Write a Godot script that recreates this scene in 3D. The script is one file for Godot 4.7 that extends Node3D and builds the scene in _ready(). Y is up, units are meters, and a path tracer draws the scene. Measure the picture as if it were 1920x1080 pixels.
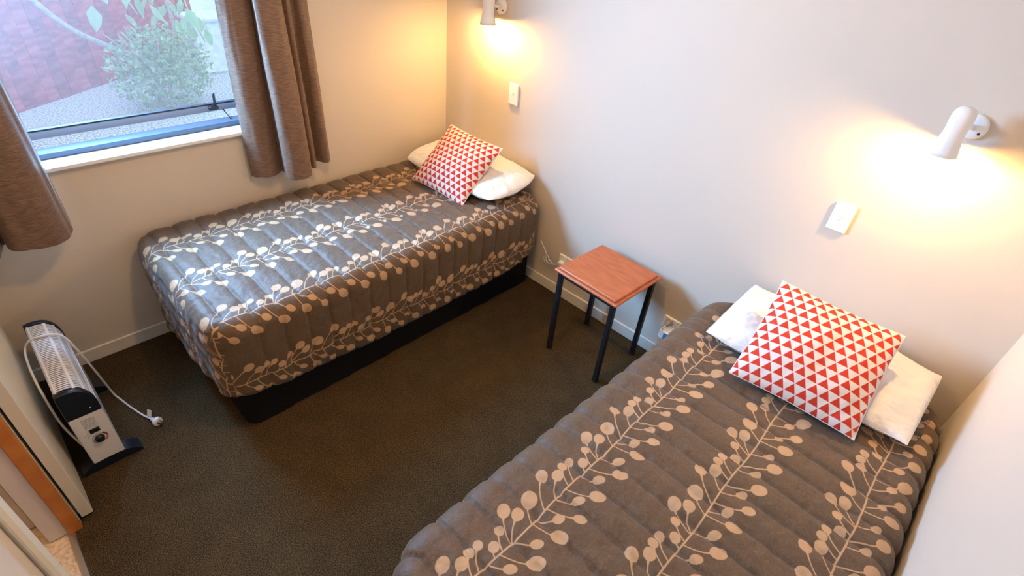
extends Node3D
# Twin bedroom. Headboard wall is the plane z = 0, the window wall x = 0, the right wall x = 3.02, the door wall z = 2.478.

const ROOM_X := 3.02
const ROOM_Z := 2.478
const CEIL := 2.4
var M := {}
var used := {}
var fn := FastNoiseLite.new()

func _ready() -> void:
	# ---- camera, sky, large lights, exposure
	var cam := Camera3D.new()
	cam.name = "camera"
	add_child(cam)
	cam.position = Vector3(2.65517, 1.97258, 2.21368)
	cam.basis = Basis.from_euler(Vector3(-0.63231, 0.71587, 0.10368))
	cam.fov = 57.789
	cam.near = 0.02
	cam.current = true
	var env := Environment.new()
	env.background_mode = Environment.BG_SKY
	var sky := Sky.new()
	var sm := ProceduralSkyMaterial.new()
	sm.sky_top_color = Color(0.74, 0.84, 0.98)
	sm.sky_horizon_color = Color(0.90, 0.94, 0.99)
	sm.ground_horizon_color = Color(0.62, 0.62, 0.60)
	sm.ground_bottom_color = Color(0.40, 0.39, 0.36)
	sm.sun_angle_max = 1.0
	sky.sky_material = sm
	env.sky = sky
	env.background_energy_multiplier = 2.4
	env.tonemap_mode = Environment.TONE_MAPPER_LINEAR
	env.tonemap_exposure = 1.0
	env.sdfgi_enabled = true
	env.ssao_enabled = true
	env.ssil_enabled = true
	var we := WorldEnvironment.new()
	we.name = "world_environment"
	we.environment = env
	add_child(we)
	# added unseen light outside the window, boosts the daylight towards the headboard wall
	var day := AreaLight3D.new()
	day.name = "added_daylight"
	day.area_size = Vector2(0.85, 0.85)
	day.position = Vector3(-0.42, 1.76, 2.02)
	day.rotation = Vector3(-0.18, -PI / 2 + 0.6, 0)
	day.light_color = Color(0.56, 0.775, 1.0)
	day.light_energy = 30.0
	day.area_range = 12.0
	day.shadow_enabled = true
	add_child(day)

	fn.seed = 7
	fn.frequency = 1.0
	fn.fractal_octaves = 3
	materials()
	shell()
	window()
	doorway()
	garden()
	beds()
	bedding()
	curtains()
	side_table()
	lamps()
	plates()
	heater()

# ------------------------------------------------------------------ helpers
func numbered(called: String) -> String:
	if not used.has(called):
		used[called] = 0
		return called
	used[called] += 1
	return "%s_%03d" % [called, used[called]]

func thing(called: String, label: String, category: String, at := Vector3.ZERO, group := "") -> Node3D:
	var o := Node3D.new()
	o.name = numbered(called)
	add_child(o)
	o.position = at
	tag(o, label, category, group)
	return o

func tag(o: Node, label: String, category: String, group := "") -> void:
	o.set_meta("label", label)
	o.set_meta("category", category)
	if group != "":
		o.set_meta("group", group)

func S() -> SurfaceTool:
	var st := SurfaceTool.new()
	st.begin(Mesh.PRIMITIVE_TRIANGLES)
	return st

func finish(st: SurfaceTool) -> ArrayMesh:
	st.generate_normals()
	st.index()
	return st.commit()

# a mesh in world coordinates, hung under a thing or a part
func obj(called: String, mesh: Mesh, m: Material, parent: Node3D, at := Vector3.INF) -> MeshInstance3D:
	var o := MeshInstance3D.new()
	o.mesh = mesh
	o.material_override = m
	if parent == self:
		o.name = numbered(called)
	else:
		o.name = called
	parent.add_child(o, true)
	o.position = -origin(parent) if at == Vector3.INF else at
	return o

func origin(n: Node3D) -> Vector3:
	var p := Vector3.ZERO
	var k := n
	while k != self:
		p += k.position
		k = k.get_parent()
	return p

func struct(called: String, st: SurfaceTool, m: Material) -> MeshInstance3D:
	var o := obj(called, finish(st), m, self)
	o.set_meta("kind", "structure")
	return o

func poly(st: SurfaceTool, pts: Array, out: Vector3, uvs := []) -> void:
	var a: Vector3 = pts[0]
	var n := Vector3.ZERO
	for i in range(1, pts.size() - 1):
		n += (a - (pts[i + 1] as Vector3)).cross(a - (pts[i] as Vector3))
	var flip := n.dot(out) < 0.0
	for i in range(1, pts.size() - 1):
		var ids := [0, i + 1, i] if flip else [0, i, i + 1]
		for k in ids:
			if uvs.size() > 0:
				st.set_uv(uvs[k])
			st.add_vertex(pts[k])

# a box with chamfered edges, turned by b about its centre
func bx(st: SurfaceTool, c: Vector3, s: Vector3, bev := 0.003, b := Basis.IDENTITY) -> void:
	st.set_smooth_group(-1)
	var h := s * 0.5
	bev = minf(bev, minf(h.x, minf(h.y, h.z)) * 0.9)
	var V := {}
	for sx in [-1, 1]:
		for sy in [-1, 1]:
			for sz in [-1, 1]:
				V[[sx, sy, sz, 0]] = c + b * Vector3(sx * h.x, sy * (h.y - bev), sz * (h.z - bev))
				V[[sx, sy, sz, 1]] = c + b * Vector3(sx * (h.x - bev), sy * h.y, sz * (h.z - bev))
				V[[sx, sy, sz, 2]] = c + b * Vector3(sx * (h.x - bev), sy * (h.y - bev), sz * h.z)
				if bev > 0.0:
					poly(st, [V[[sx, sy, sz, 0]], V[[sx, sy, sz, 1]], V[[sx, sy, sz, 2]]], b * Vector3(sx, sy, sz))
	for s1 in [-1, 1]:
		poly(st, [V[[s1, -1, -1, 0]], V[[s1, 1, -1, 0]], V[[s1, 1, 1, 0]], V[[s1, -1, 1, 0]]], b * Vector3(s1, 0, 0))
		poly(st, [V[[-1, s1, -1, 1]], V[[1, s1, -1, 1]], V[[1, s1, 1, 1]], V[[-1, s1, 1, 1]]], b * Vector3(0, s1, 0))
		poly(st, [V[[-1, -1, s1, 2]], V[[1, -1, s1, 2]], V[[1, 1, s1, 2]], V[[-1, 1, s1, 2]]], b * Vector3(0, 0, s1))
		if bev > 0.0:
			for s2 in [-1, 1]:
				poly(st, [V[[s1, s2, -1, 0]], V[[s1, s2, 1, 0]], V[[s1, s2, 1, 1]], V[[s1, s2, -1, 1]]], b * Vector3(s1, s2, 0))
				poly(st, [V[[s1, -1, s2, 0]], V[[s1, 1, s2, 0]], V[[s1, 1, s2, 2]], V[[s1, -1, s2, 2]]], b * Vector3(s1, 0, s2))
				poly(st, [V[[-1, s1, s2, 1]], V[[1, s1, s2, 1]], V[[1, s1, s2, 2]], V[[-1, s1, s2, 2]]], b * Vector3(0, s1, s2))

func span(st: SurfaceTool, a: Vector3, b: Vector3, bev := 0.003) -> void:
	bx(st, (a + b) * 0.5, (b - a).abs(), bev)

func box_mesh(a: Vector3, b: Vector3, bev := 0.003) -> ArrayMesh:
	var st := S()
	span(st, a, b, bev)
	return finish(st)

# rows of points joined into a smooth sheet
func sheet(st: SurfaceTool, P: Array, UV := [], closed := false, flip := false, group := 0) -> void:
	st.set_smooth_group(group)
	for i in P.size() - 1:
		var r0: PackedVector3Array = P[i]
		var r1: PackedVector3Array = P[i + 1]
		var n := r0.size()
		for j in (n if closed else n - 1):
			var k := (j + 1) % n
			var q := [r0[j], r0[k], r1[k], r1[j]]
			var w := [Vector2.ZERO, Vector2.ZERO, Vector2.ZERO, Vector2.ZERO]
			if UV.size() > 0:
				var u0: PackedVector2Array = UV[i]
				var u1: PackedVector2Array = UV[i + 1]
				w = [u0[j], u0[k], u1[k], u1[j]]
			for t in ([0, 2, 1, 0, 3, 2] if flip else [0, 1, 2, 0, 2, 3]):
				st.set_uv(w[t])
				st.add_vertex(q[t])

# a profile of (radius, height) turned about an axis
func lathe(st: SurfaceTool, c: Vector3, prof: Array, seg := 32, b := Basis.IDENTITY) -> void:
	var rows := []
	for p in prof:
		var row := PackedVector3Array()
		for k in seg:
			var a := TAU * k / seg
			row.append(c + b * Vector3(p.x * cos(a), p.y, p.x * sin(a)))
		rows.append(row)
	sheet(st, rows, [], true, false)

func curve(pts: Array, steps := 8) -> PackedVector3Array:
	var out := PackedVector3Array()
	var n := pts.size()
	for i in n - 1:
		var p0: Vector3 = pts[maxi(i - 1, 0)]
		var p1: Vector3 = pts[i]
		var p2: Vector3 = pts[i + 1]
		var p3: Vector3 = pts[mini(i + 2, n - 1)]
		for k in steps:
			out.append(p1.cubic_interpolate(p2, p0, p3, float(k) / steps))
	out.append(pts[n - 1])
	return out

func tube(st: SurfaceTool, path: PackedVector3Array, r: float, seg := 10, r_end := -1.0) -> void:
	var rows := []
	var up := Vector3.UP
	var n := path.size()
	for i in n:
		var d := (path[mini(i + 1, n - 1)] - path[maxi(i - 1, 0)]).normalized()
		if absf(d.dot(up)) > 0.95:
			up = Vector3.RIGHT
		var s := d.cross(up).normalized()
		up = s.cross(d).normalized()
		var rr := r if r_end < 0.0 else lerpf(r, r_end, float(i) / (n - 1))
		var row := PackedVector3Array()
		for k in seg:
			var a := TAU * k / seg
			row.append(path[i] + (s * cos(a) + up * sin(a)) * rr)
		rows.append(row)
	var c0 := PackedVector3Array()
	var c1 := PackedVector3Array()
	for k in seg:
		c0.append(path[0])
		c1.append(path[n - 1])
	rows.push_front(c0)
	rows.append(c1)
	sheet(st, rows, [], true, true)

# ------------------------------------------------------------------ materials
func mat(key: String, c: Color, rough := 0.6, metal := 0.0, spec := 0.5) -> StandardMaterial3D:
	var m := StandardMaterial3D.new()
	m.resource_name = key
	m.albedo_color = c
	m.roughness = rough
	m.metallic = metal
	m.metallic_specular = spec
	M[key] = m
	return m

func c8(r: float, g: float, b: float) -> Color:
	return Color(r / 255.0, g / 255.0, b / 255.0)

func noise_bytes(w: int, h: int, freq: float, seed_: int, kind := FastNoiseLite.TYPE_SIMPLEX, oct := 4) -> PackedByteArray:
	var n := FastNoiseLite.new()
	n.seed = seed_
	n.frequency = freq
	n.noise_type = kind
	n.fractal_octaves = oct
	var im := n.get_seamless_image(w, h)
	im.convert(Image.FORMAT_L8)
	return im.get_data()

# a tileable colour texture: noise looked up between colours; sx > 1 stretches the pattern across
func ramp_tex(w: int, h: int, freq: float, seed_: int, cols: Array, oct := 4, sx := 1, gain := 1.15) -> ImageTexture:
	var d := noise_bytes(w / sx, h, freq, seed_, FastNoiseLite.TYPE_SIMPLEX, oct)
	var lut := []
	for i in 256:
		var t := clampf((i / 255.0 - 0.5) * gain + 0.5, 0.0, 1.0) * (cols.size() - 1)
		var k := mini(int(t), cols.size() - 2)
		lut.append((cols[k] as Color).lerp(cols[k + 1], t - k))
	var out := PackedByteArray()
	out.resize((w / sx) * h * 3)
	for i in d.size():
		var c: Color = lut[d[i]]
		out[i * 3] = c.r8
		out[i * 3 + 1] = c.g8
		out[i * 3 + 2] = c.b8
	var im := Image.create_from_data(w / sx, h, false, Image.FORMAT_RGB8, out)
	if sx > 1:
		im.resize(w, h, Image.INTERPOLATE_BILINEAR)
	im.generate_mipmaps()
	return ImageTexture.create_from_image(im)

func height_tex(w: int, h: int, freq: float, seed_: int, oct := 4) -> ImageTexture:
	return ImageTexture.create_from_image(Image.create_from_data(w, h, false, Image.FORMAT_L8, noise_bytes(w, h, freq, seed_, FastNoiseLite.TYPE_SIMPLEX, oct)))

func normal_tex(w: int, h: int, freq: float, seed_: int, strength: float, oct := 4) -> ImageTexture:
	var im := Image.create_from_data(w, h, false, Image.FORMAT_L8, noise_bytes(w, h, freq, seed_, FastNoiseLite.TYPE_SIMPLEX, oct))
	im.convert(Image.FORMAT_RGBA8)
	im.bump_map_to_normal_map(strength)
	return ImageTexture.create_from_image(im)

func triplanar(m: StandardMaterial3D, s: float, world := true) -> void:
	m.uv1_triplanar = true
	m.uv1_world_triplanar = world
	m.uv1_scale = Vector3.ONE * s

func materials() -> void:
	var m := mat("wall_paint", c8(210, 199, 183), 0.62, 0.0, 0.4)
	m.normal_enabled = true
	m.normal_texture = normal_tex(256, 256, 0.06, 3, 1.2)
	m.normal_scale = 0.12
	triplanar(m, 3.0)
	m = mat("carpet", Color.WHITE, 0.95, 0.0, 0.2)
	m.albedo_texture = carpet_texture()
	triplanar(m, 1.0 / 2.62)
	mat("trim_paint", c8(226, 220, 206), 0.42)
	mat("ceiling_paint", c8(205, 202, 196), 0.8)
	mat("sill_paint", c8(238, 238, 236), 0.35)
	mat("door_paint", c8(226, 217, 196), 0.4)
	mat("jamb_white", c8(218, 212, 214), 0.45)
	m = mat("vinyl", Color.WHITE, 0.4)
	m.albedo_texture = ramp_tex(256, 256, 0.09, 21, [c8(196, 176, 156), c8(226, 210, 190), c8(236, 224, 206)], 3)
	triplanar(m, 2.0)
	m = mat("jamb_wood", Color.WHITE, 0.4)
	m.albedo_texture = ramp_tex(256, 256, 0.02, 31, [c8(176, 104, 44), c8(188, 114, 50), c8(198, 124, 58)], 3)
	m.uv1_triplanar = true
	m.uv1_scale = Vector3(1.2, 1.2, 1.2)
	m = mat("table_wood", Color.WHITE, 0.38)
	m.albedo_texture = ramp_tex(1024, 512, 0.03, 33, [c8(164, 86, 42), c8(176, 96, 49), c8(187, 106, 57)], 4, 8)
	triplanar(m, 1.6)
	m.clearcoat_enabled = true
	m.clearcoat = 0.25
	m.clearcoat_roughness = 0.35
	mat("black_metal", c8(22, 22, 24), 0.45)
	mat("foot_rubber", c8(14, 14, 14), 0.8)
	m = mat("valance", Color.WHITE, 0.9, 0.0, 0.2)
	m.albedo_texture = ramp_tex(256, 256, 0.12, 41, [c8(20, 19, 19), c8(34, 32, 32)], 3)
	triplanar(m, 3.0)
	mat("mattress", c8(214, 208, 200), 0.85)
	mat("alu", c8(66, 76, 90), 0.4, 0.1)
	mat("alu_light", c8(150, 156, 164), 0.42, 0.3)
	mat("seal", c8(26, 30, 38), 0.6)
	mat("black_plastic", c8(24, 25, 28), 0.35)
	mat("cap_plastic", c8(20, 28, 38), 0.28)
	mat("heater_white", c8(226, 222, 220), 0.34)
	mat("heater_dark", c8(30, 24, 22), 0.7)
	mat("red_print", c8(196, 40, 34), 0.5)
	mat("white_plastic", c8(240, 238, 232), 0.3)
	mat("grey_plastic", c8(150, 148, 146), 0.35)
	mat("cord_white", c8(226, 220, 212), 0.45)
	mat("metal_bright", c8(200, 198, 192), 0.25, 0.9)
	mat("blue_sticker", c8(60, 140, 190), 0.45)
	mat("screw", c8(70, 66, 60), 0.4, 0.7)
	m = mat("lamp_white", c8(238, 236, 232), 0.3)
	m = mat("bulb", c8(255, 236, 200), 0.4)
	m.emission_enabled = true
	m.emission = Color(1.0, 0.80, 0.55)
	m.emission_energy_multiplier = 6.0
	m = mat("diffuser", c8(250, 240, 225), 0.4)  # glowing cover of the added ceiling lights
	m.emission_enabled = true
	m.emission = Color(1.0, 0.86, 0.68)
	m.emission_energy_multiplier = 1.2
	m = mat("linen", c8(226, 223, 219), 0.8, 0.0, 0.3)
	m.normal_enabled = true
	m.normal_texture = normal_tex(512, 512, 0.012, 51, 9.0, 4)
	m.normal_scale = 0.55
	m = mat("quilt", Color.WHITE, 0.62, 0.0, 0.45)
	m.albedo_texture = vine_texture()
	m.normal_enabled = true
	m.normal_texture = normal_tex(1024, 1024, 0.016, 53, 9.0, 5)
	m.normal_scale = 0.28
	m.rim_enabled = true
	m.rim = 0.25
	m.rim_tint = 0.4
	m = mat("cushion_print", Color.WHITE, 0.8, 0.0, 0.3)
	m.albedo_texture = triangle_texture()
	m = mat("curtain", Color.WHITE, 0.48, 0.0, 0.5)
	m.albedo_texture = ramp_tex(1024, 1024, 0.10, 61, [c8(86, 64, 49), c8(108, 83, 65), c8(134, 106, 85)], 3, 16)
	m.normal_enabled = true
	m.normal_texture = normal_tex(512, 512, 0.05, 63, 2.0, 3)
	m.normal_scale = 0.2
	m.rim_enabled = true
	m.rim = 0.3
	m.rim_tint = 0.5
	m = mat("glass", Color(0.92, 0.93, 0.94, 0.13), 0.3)
	m.transparency = BaseMaterial3D.TRANSPARENCY_ALPHA
	m.backlight_enabled = true
	m.backlight = Color(0.05, 0.05, 0.05)
	# garden
	for k in 3:
		m = mat("fence_%d" % k, [Color(1, 1, 1), Color(0.9, 0.88, 0.9), Color(1.0, 0.94, 0.92)][k], 0.85)
		m.albedo_texture = ramp_tex(256, 256, 0.03, 71 + k, [c8(140, 46, 50), c8(172, 66, 66), c8(192, 90, 88)], 4, 4)
		m.uv1_triplanar = true
		m.uv1_scale = Vector3(1.5, 1.5, 1.5)
	m = mat("gravel", Color.WHITE, 0.95)
	m.albedo_texture = ramp_tex(512, 512, 0.07, 75, [c8(120, 126, 104), c8(176, 180, 176), c8(214, 216, 216), c8(228, 228, 226)], 5)
	triplanar(m, 0.9)
	m = mat("leaf_small", Color.WHITE, 0.6)
	m.vertex_color_use_as_albedo = true
	m.backlight_enabled = true
	m.backlight = Color(0.6, 0.7, 0.5)
	m = mat("leaf_large", c8(150, 188, 150), 0.5)
	m.backlight_enabled = true
	m.backlight = Color(0.7, 0.8, 0.6)
	m = mat("bark", Color.WHITE, 0.9)
	m.albedo_texture = ramp_tex(128, 128, 0.05, 77, [c8(150, 138, 128), c8(190, 180, 170)], 3)
	triplanar(m, 3.0)
	m = mat("render_pale", Color.WHITE, 0.9)
	m.albedo_texture = ramp_tex(128, 128, 0.03, 78, [c8(206, 212, 212), c8(232, 236, 236)], 4)
	triplanar(m, 2.0)

# one print of flecked pile for the whole floor (2.62 m a side)
func carpet_texture() -> ImageTexture:
	var N := 2048
	var n := FastNoiseLite.new()
	n.seed = 11
	n.frequency = 0.27
	n.fractal_octaves = 2
	var im := n.get_image(N, N)
	im.convert(Image.FORMAT_L8)
	var fine := im.get_data()
	n.seed = 12
	n.frequency = 0.03
	n.fractal_octaves = 3
	im = n.get_image(N / 4, N / 4)
	im.convert(Image.FORMAT_L8)
	im.resize(N, N, Image.INTERPOLATE_BILINEAR)
	var coarse := im.get_data()
	var lut := []
	for i in 512:
		lut.append(c8(22, 17, 10).lerp(c8(106, 87, 59), clampf((i / 511.0 - 0.5) * 1.6 + 0.5, 0.0, 1.0)))
	var out := PackedByteArray()
	out.resize(N * N * 3)
	for i in N * N:
		var c: Color = lut[clampi(int(fine[i] * 1.85 + coarse[i] * 0.15), 0, 511)]
		out[i * 3] = c.r8
		out[i * 3 + 1] = c.g8
		out[i * 3 + 2] = c.b8
	return ImageTexture.create_from_image(Image.create_from_data(N, N, false, Image.FORMAT_RGB8, out))

# the printed vine, two columns by two repeats (0.64 m by 0.752 m)
func vine_texture() -> ImageTexture:
	var W := 512
	var H := 602
	var s := 1600.0
	var cov := PackedFloat32Array()
	cov.resize(W * H)
	var P := 0.376
	# stem
	for k in 240:
		var z := P * k / 240.0
		disc(cov, W, H, s, Vector2(stem_x(z), z), 0.0026)
	# left: centre, node z, radii along and across
	var L := [[0.0, -0.055, 0.049, 0.023, 0.020], [0.078, -0.080, 0.129, 0.019, 0.016], [0.057, -0.046, 0.125, 0.018, 0.015],
		[0.125, -0.050, 0.160, 0.013, 0.012], [0.168, -0.026, 0.187, 0.015, 0.013], [0.195, -0.058, 0.240, 0.013, 0.012],
		[0.225, -0.060, 0.262, 0.013, 0.013], [0.258, -0.050, 0.320, 0.017, 0.015], [0.293, -0.083, 0.370, 0.019, 0.016]]
	for l in L:
		leaf(cov, W, H, s, Vector2(l[1], l[0]), Vector2(stem_x(l[2]), l[2]), l[3] * 1.12, l[4] * 1.16)
	var Rr := [[-0.016, 0.041, 0.030, 0.016, 0.011], [0.020, 0.074, 0.046, 0.022, 0.016], [0.080, 0.047, 0.117, 0.017, 0.011], [0.117, 0.078, 0.172, 0.023, 0.016],
		[0.178, 0.044, 0.210, 0.017, 0.011], [0.227, 0.075, 0.276, 0.022, 0.016], [0.277, 0.045, 0.322, 0.017, 0.011], [0.315, 0.082, 0.362, 0.018, 0.013]]
	for l in Rr:
		leaf(cov, W, H, s, Vector2(l[1], l[0]), Vector2(stem_x(l[2]), l[2]), l[3] * 1.12, l[4] * 1.16)
	var TW := W * 2
	var TH := H * 2
	var n1 := noise_bytes(TW, TH, 0.034, 81, FastNoiseLite.TYPE_SIMPLEX, 5)
	var n2 := noise_bytes(TW, TH, 0.30, 83, FastNoiseLite.TYPE_SIMPLEX, 2)
	var out := PackedByteArray()
	out.resize(TW * TH * 3)
	for y in TH:
		for x in TW:
			var i := y * TW + x
			var a := n1[i] / 255.0
			var b := n2[i] / 255.0
			var crack := 1.0 - clampf(absf(a - 0.5) * 14.0, 0.0, 1.0)
			var t := 0.78 + 0.28 * b + 0.22 * crack + 0.06 * (a - 0.5)
			var k := cov[(y % H) * W + (x % W)]
			var u := 0.94 + 0.10 * b
			out[i * 3] = int(lerpf(92.0 * t, 182.0 * u, k))
			out[i * 3 + 1] = int(lerpf(72.0 * t, 148.0 * u, k))
			out[i * 3 + 2] = int(lerpf(52.0 * t, 111.0 * u, k))
	var im := Image.create_from_data(TW, TH, false, Image.FORMAT_RGB8, out)
	im.generate_mipmaps()
	return ImageTexture.create_from_image(im)

func stem_x(z: float) -> float:
	return 0.003 * sin(TAU * z / 0.376) - 0.002

func disc(cov: PackedFloat32Array, W: int, H: int, s: float, p: Vector2, r: float) -> void:
	oval(cov, W, H, s, p, r, r, 0.0)

func oval(cov: PackedFloat32Array, W: int, H: int, s: float, p: Vector2, ra: float, rb: float, ang: float) -> void:
	var cx := W * 0.5 + p.x * s
	var cy := p.y * s
	var A := ra * s
	var B := rb * s
	var R := int(maxf(A, B)) + 2
	var ca := cos(ang)
	var sa := sin(ang)
	for y in range(int(cy) - R, int(cy) + R + 1):
		for x in range(int(cx) - R, int(cx) + R + 1):
			var dx := x + 0.5 - cx
			var dy := y + 0.5 - cy
			var u := (dx * ca + dy * sa) / A
			var v := (-dx * sa + dy * ca) / B
			var d := (sqrt(u * u + v * v) - 1.0) * minf(A, B)
			var k := clampf(0.5 - d, 0.0, 1.0)
			if k > 0.0:
				var i := posmod(y, H) * W + posmod(x, W)
				cov[i] = maxf(cov[i], k)

# a balloon leaf on a bent stalk from the stem
func leaf(cov: PackedFloat32Array, W: int, H: int, s: float, c: Vector2, node: Vector2, ra: float, rb: float) -> void:
	var mid := Vector2(lerpf(node.x, c.x, 0.62), lerpf(node.y, c.y, 0.30))
	var dir := (c - mid).normalized()
	var base := c - dir * ra
	for k in 41:
		var t := k / 40.0
		var p := node.lerp(mid, t).lerp(mid.lerp(base + dir * ra * 0.5, t), t)
		var r := 0.0020 + 0.0045 * pow(maxf(0.0, (t - 0.72) / 0.28), 1.5)
		disc(cov, W, H, s, p, r)
	oval(cov, W, H, s, c, ra, rb, dir.angle())

func triangle_texture() -> ImageTexture:
	var N := 768
	var cols := 11.0
	var cell := N / cols
	var rowh := cell * 0.866
	var nb := noise_bytes(N, N, 0.35, 91, FastNoiseLite.TYPE_SIMPLEX, 2)
	var out := PackedByteArray()
	out.resize(N * N * 3)
	for y in N:
		var row := floori(y / rowh)
		var fy := y / rowh - row          # 0 at the apex, 1 at the base
		for x in N:
			var u := x / cell + (0.5 if row % 2 == 1 else 0.0)
			var fx := absf(u - floorf(u) - 0.5)   # from the axis of the triangle
			# distance to the slanting edge and to the base, in cells
			var d := minf((fy * 0.5 - fx) * 0.866, (1.0 - fy) * 0.866)
			var k := clampf((d - 0.022) * cell * 0.7 + 0.5, 0.0, 1.0)
			var t := 0.95 + 0.08 * (nb[y * N + x] / 255.0)
			var i := (y * N + x) * 3
			out[i] = int(minf(255.0, lerpf(228.0, 200.0, k) * t))
			out[i + 1] = int(minf(255.0, lerpf(216.0, 60.0, k) * t))
			out[i + 2] = int(minf(255.0, lerpf(208.0, 42.0, k) * t))
	var im := Image.create_from_data(N, N, false, Image.FORMAT_RGB8, out)
	im.generate_mipmaps()
	return ImageTexture.create_from_image(im)

# ------------------------------------------------------------------ room shell
func shell() -> void:
	var st := S()
	span(st, Vector3(-0.14, -0.12, -0.14), Vector3(3.16, 0.0, 2.503), 0.0)
	struct("floor", st, M.carpet)
	st = S()
	span(st, Vector3(-0.14, CEIL, -0.14), Vector3(3.16, CEIL + 0.1, 4.2), 0.0)
	struct("ceiling", st, M.ceiling_paint)
	st = S()
	span(st, Vector3(0, 0, -0.14), Vector3(ROOM_X, CEIL, 0), 0.0)
	struct("wall_back", st, M.wall_paint)
	st = S()
	span(st, Vector3(ROOM_X, 0, -0.14), Vector3(3.16, CEIL, 4.2), 0.0)
	struct("wall_right", st, M.wall_paint)
	# window wall with its opening y 0.955..2.1, z 1.06..2.3
	st = S()
	span(st, Vector3(-0.14, 0, -0.14), Vector3(0, 0.953, 4.2), 0.0)
	span(st, Vector3(-0.14, 2.1, -0.14), Vector3(0, CEIL, 4.2), 0.0)
	span(st, Vector3(-0.14, 0.953, -0.14), Vector3(0, 2.1, 1.06), 0.0)
	span(st, Vector3(-0.14, 0.953, 2.3), Vector3(0, 2.1, 4.2), 0.0)
	struct("wall_left", st, M.wall_paint)
	# door wall with its opening x 0.905..1.524
	st = S()
	span(st, Vector3(0, 0, ROOM_Z), Vector3(0.905, CEIL, 2.555), 0.0)
	span(st, Vector3(1.50, 0, ROOM_Z), Vector3(ROOM_X, CEIL, 2.555), 0.0)
	span(st, Vector3(0.905, 2.03, ROOM_Z), Vector3(1.50, CEIL, 2.555), 0.0)
	struct("wall_front", st, M.wall_paint)
	var h := 0.074
	st = S()
	span(st, Vector3(0, 0, 0.012), Vector3(0.012, h, ROOM_Z), 0.004)
	struct("baseboard_left", st, M.trim_paint)
	st = S()
	span(st, Vector3(0, 0, 0), Vector3(ROOM_X, h, 0.012), 0.004)
	struct("baseboard_back", st, M.trim_paint)
	st = S()
	span(st, Vector3(ROOM_X - 0.012, 0, 0.012), Vector3(ROOM_X, h, ROOM_Z), 0.004)
	struct("baseboard_right", st, M.trim_paint)
	st = S()
	span(st, Vector3(0.012, 0, ROOM_Z - 0.012), Vector3(0.86, h, ROOM_Z), 0.004)
	span(st, Vector3(1.60, 0, ROOM_Z - 0.012), Vector3(ROOM_X - 0.012, h, ROOM_Z), 0.004)
	struct("baseboard_front", st, M.trim_paint)

func window() -> void:
	var w := thing("window_1", "grey aluminium awning window pushed ajar above the white sill", "window", Vector3(0, 0.953, 1.68))
	w.set_meta("kind", "structure")
	var st := S()
	span(st, Vector3(-0.10, 0.955, 1.062), Vector3(0.033, 0.978, 2.298), 0.005)
	obj("sill", finish(st), M.sill_paint, w)
	st = S()
	span(st, Vector3(-0.10, 0.978, 1.062), Vector3(0.0, 2.098, 1.076), 0.002)
	span(st, Vector3(-0.10, 0.978, 2.284), Vector3(0.0, 2.098, 2.298), 0.002)
	span(st, Vector3(-0.10, 2.084, 1.062), Vector3(0.0, 2.098, 2.298), 0.002)
	obj("reveal_lining", finish(st), M.sill_paint, w)
	st = S()
	span(st, Vector3(-0.13, 0.978, 1.077), Vector3(-0.055, 1.001, 2.283), 0.003)
	span(st, Vector3(-0.13, 2.05, 1.077), Vector3(-0.055, 2.083, 2.283), 0.003)
	span(st, Vector3(-0.13, 1.001, 1.077), Vector3(-0.055, 2.05, 1.10), 0.003)
	span(st, Vector3(-0.13, 1.001, 2.26), Vector3(-0.055, 2.05, 2.283), 0.003)
	obj("frame", finish(st), M.alu, w)
	# sash hung from the head, bottom pushed out
	var hinge := Vector3(-0.10, 2.05, 0)
	var lean := 0.075
	var B := Basis(Vector3(0, 0, 1), -lean)
	var sash := Node3D.new()
	sash.name = "sash"
	w.add_child(sash)
	var at := func(x: float, y: float, z: float) -> Vector3: return hinge + B * Vector3(x, y, 0) + Vector3(0, 0, z)
	st = S()
	bx(st, at.call(0.0, -1.01, 1.68), Vector3(0.026, 0.034, 1.14), 0.003, B)
	obj("bottom_rail", finish(st), M.alu_light, sash)
	st = S()
	bx(st, at.call(0.006, -0.99, 1.68), Vector3(0.018, 0.006, 1.10), 0.001, B)
	obj("gasket", finish(st), M.seal, sash)
	st = S()
	bx(st, at.call(0.0, -0.02, 1.68), Vector3(0.026, 0.034, 1.14), 0.003, B)
	obj("top_rail", finish(st), M.alu_light, sash)
	for z in [1.127, 2.233]:
		st = S()
		bx(st, at.call(0.0, -0.515, z), Vector3(0.026, 0.96, 0.034), 0.003, B)
		obj("stile", finish(st), M.alu_light, sash)
	st = S()
	bx(st, at.call(-0.004, -0.515, 1.68), Vector3(0.004, 0.965, 1.08), 0.0, B)
	obj("pane", finish(st), M.glass, sash)
	# fastener and stay
	st = S()
	bx(st, at.call(0.022, -1.006, 1.345), Vector3(0.022, 0.022, 0.045), 0.006, B)
	bx(st, at.call(0.030, -0.965, 1.338), Vector3(0.012, 0.075, 0.011), 0.004, B * Basis(Vector3(0, 0, 1), -0.2))
	obj("fastener", finish(st), M.black_plastic, sash)
	st = S()
	tube(st, PackedVector3Array([Vector3(-0.09, 1.004, 1.30), at.call(-0.005, -1.02, 1.30)]), 0.003, 8)
	obj("stay", finish(st), M.seal, w)

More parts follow.
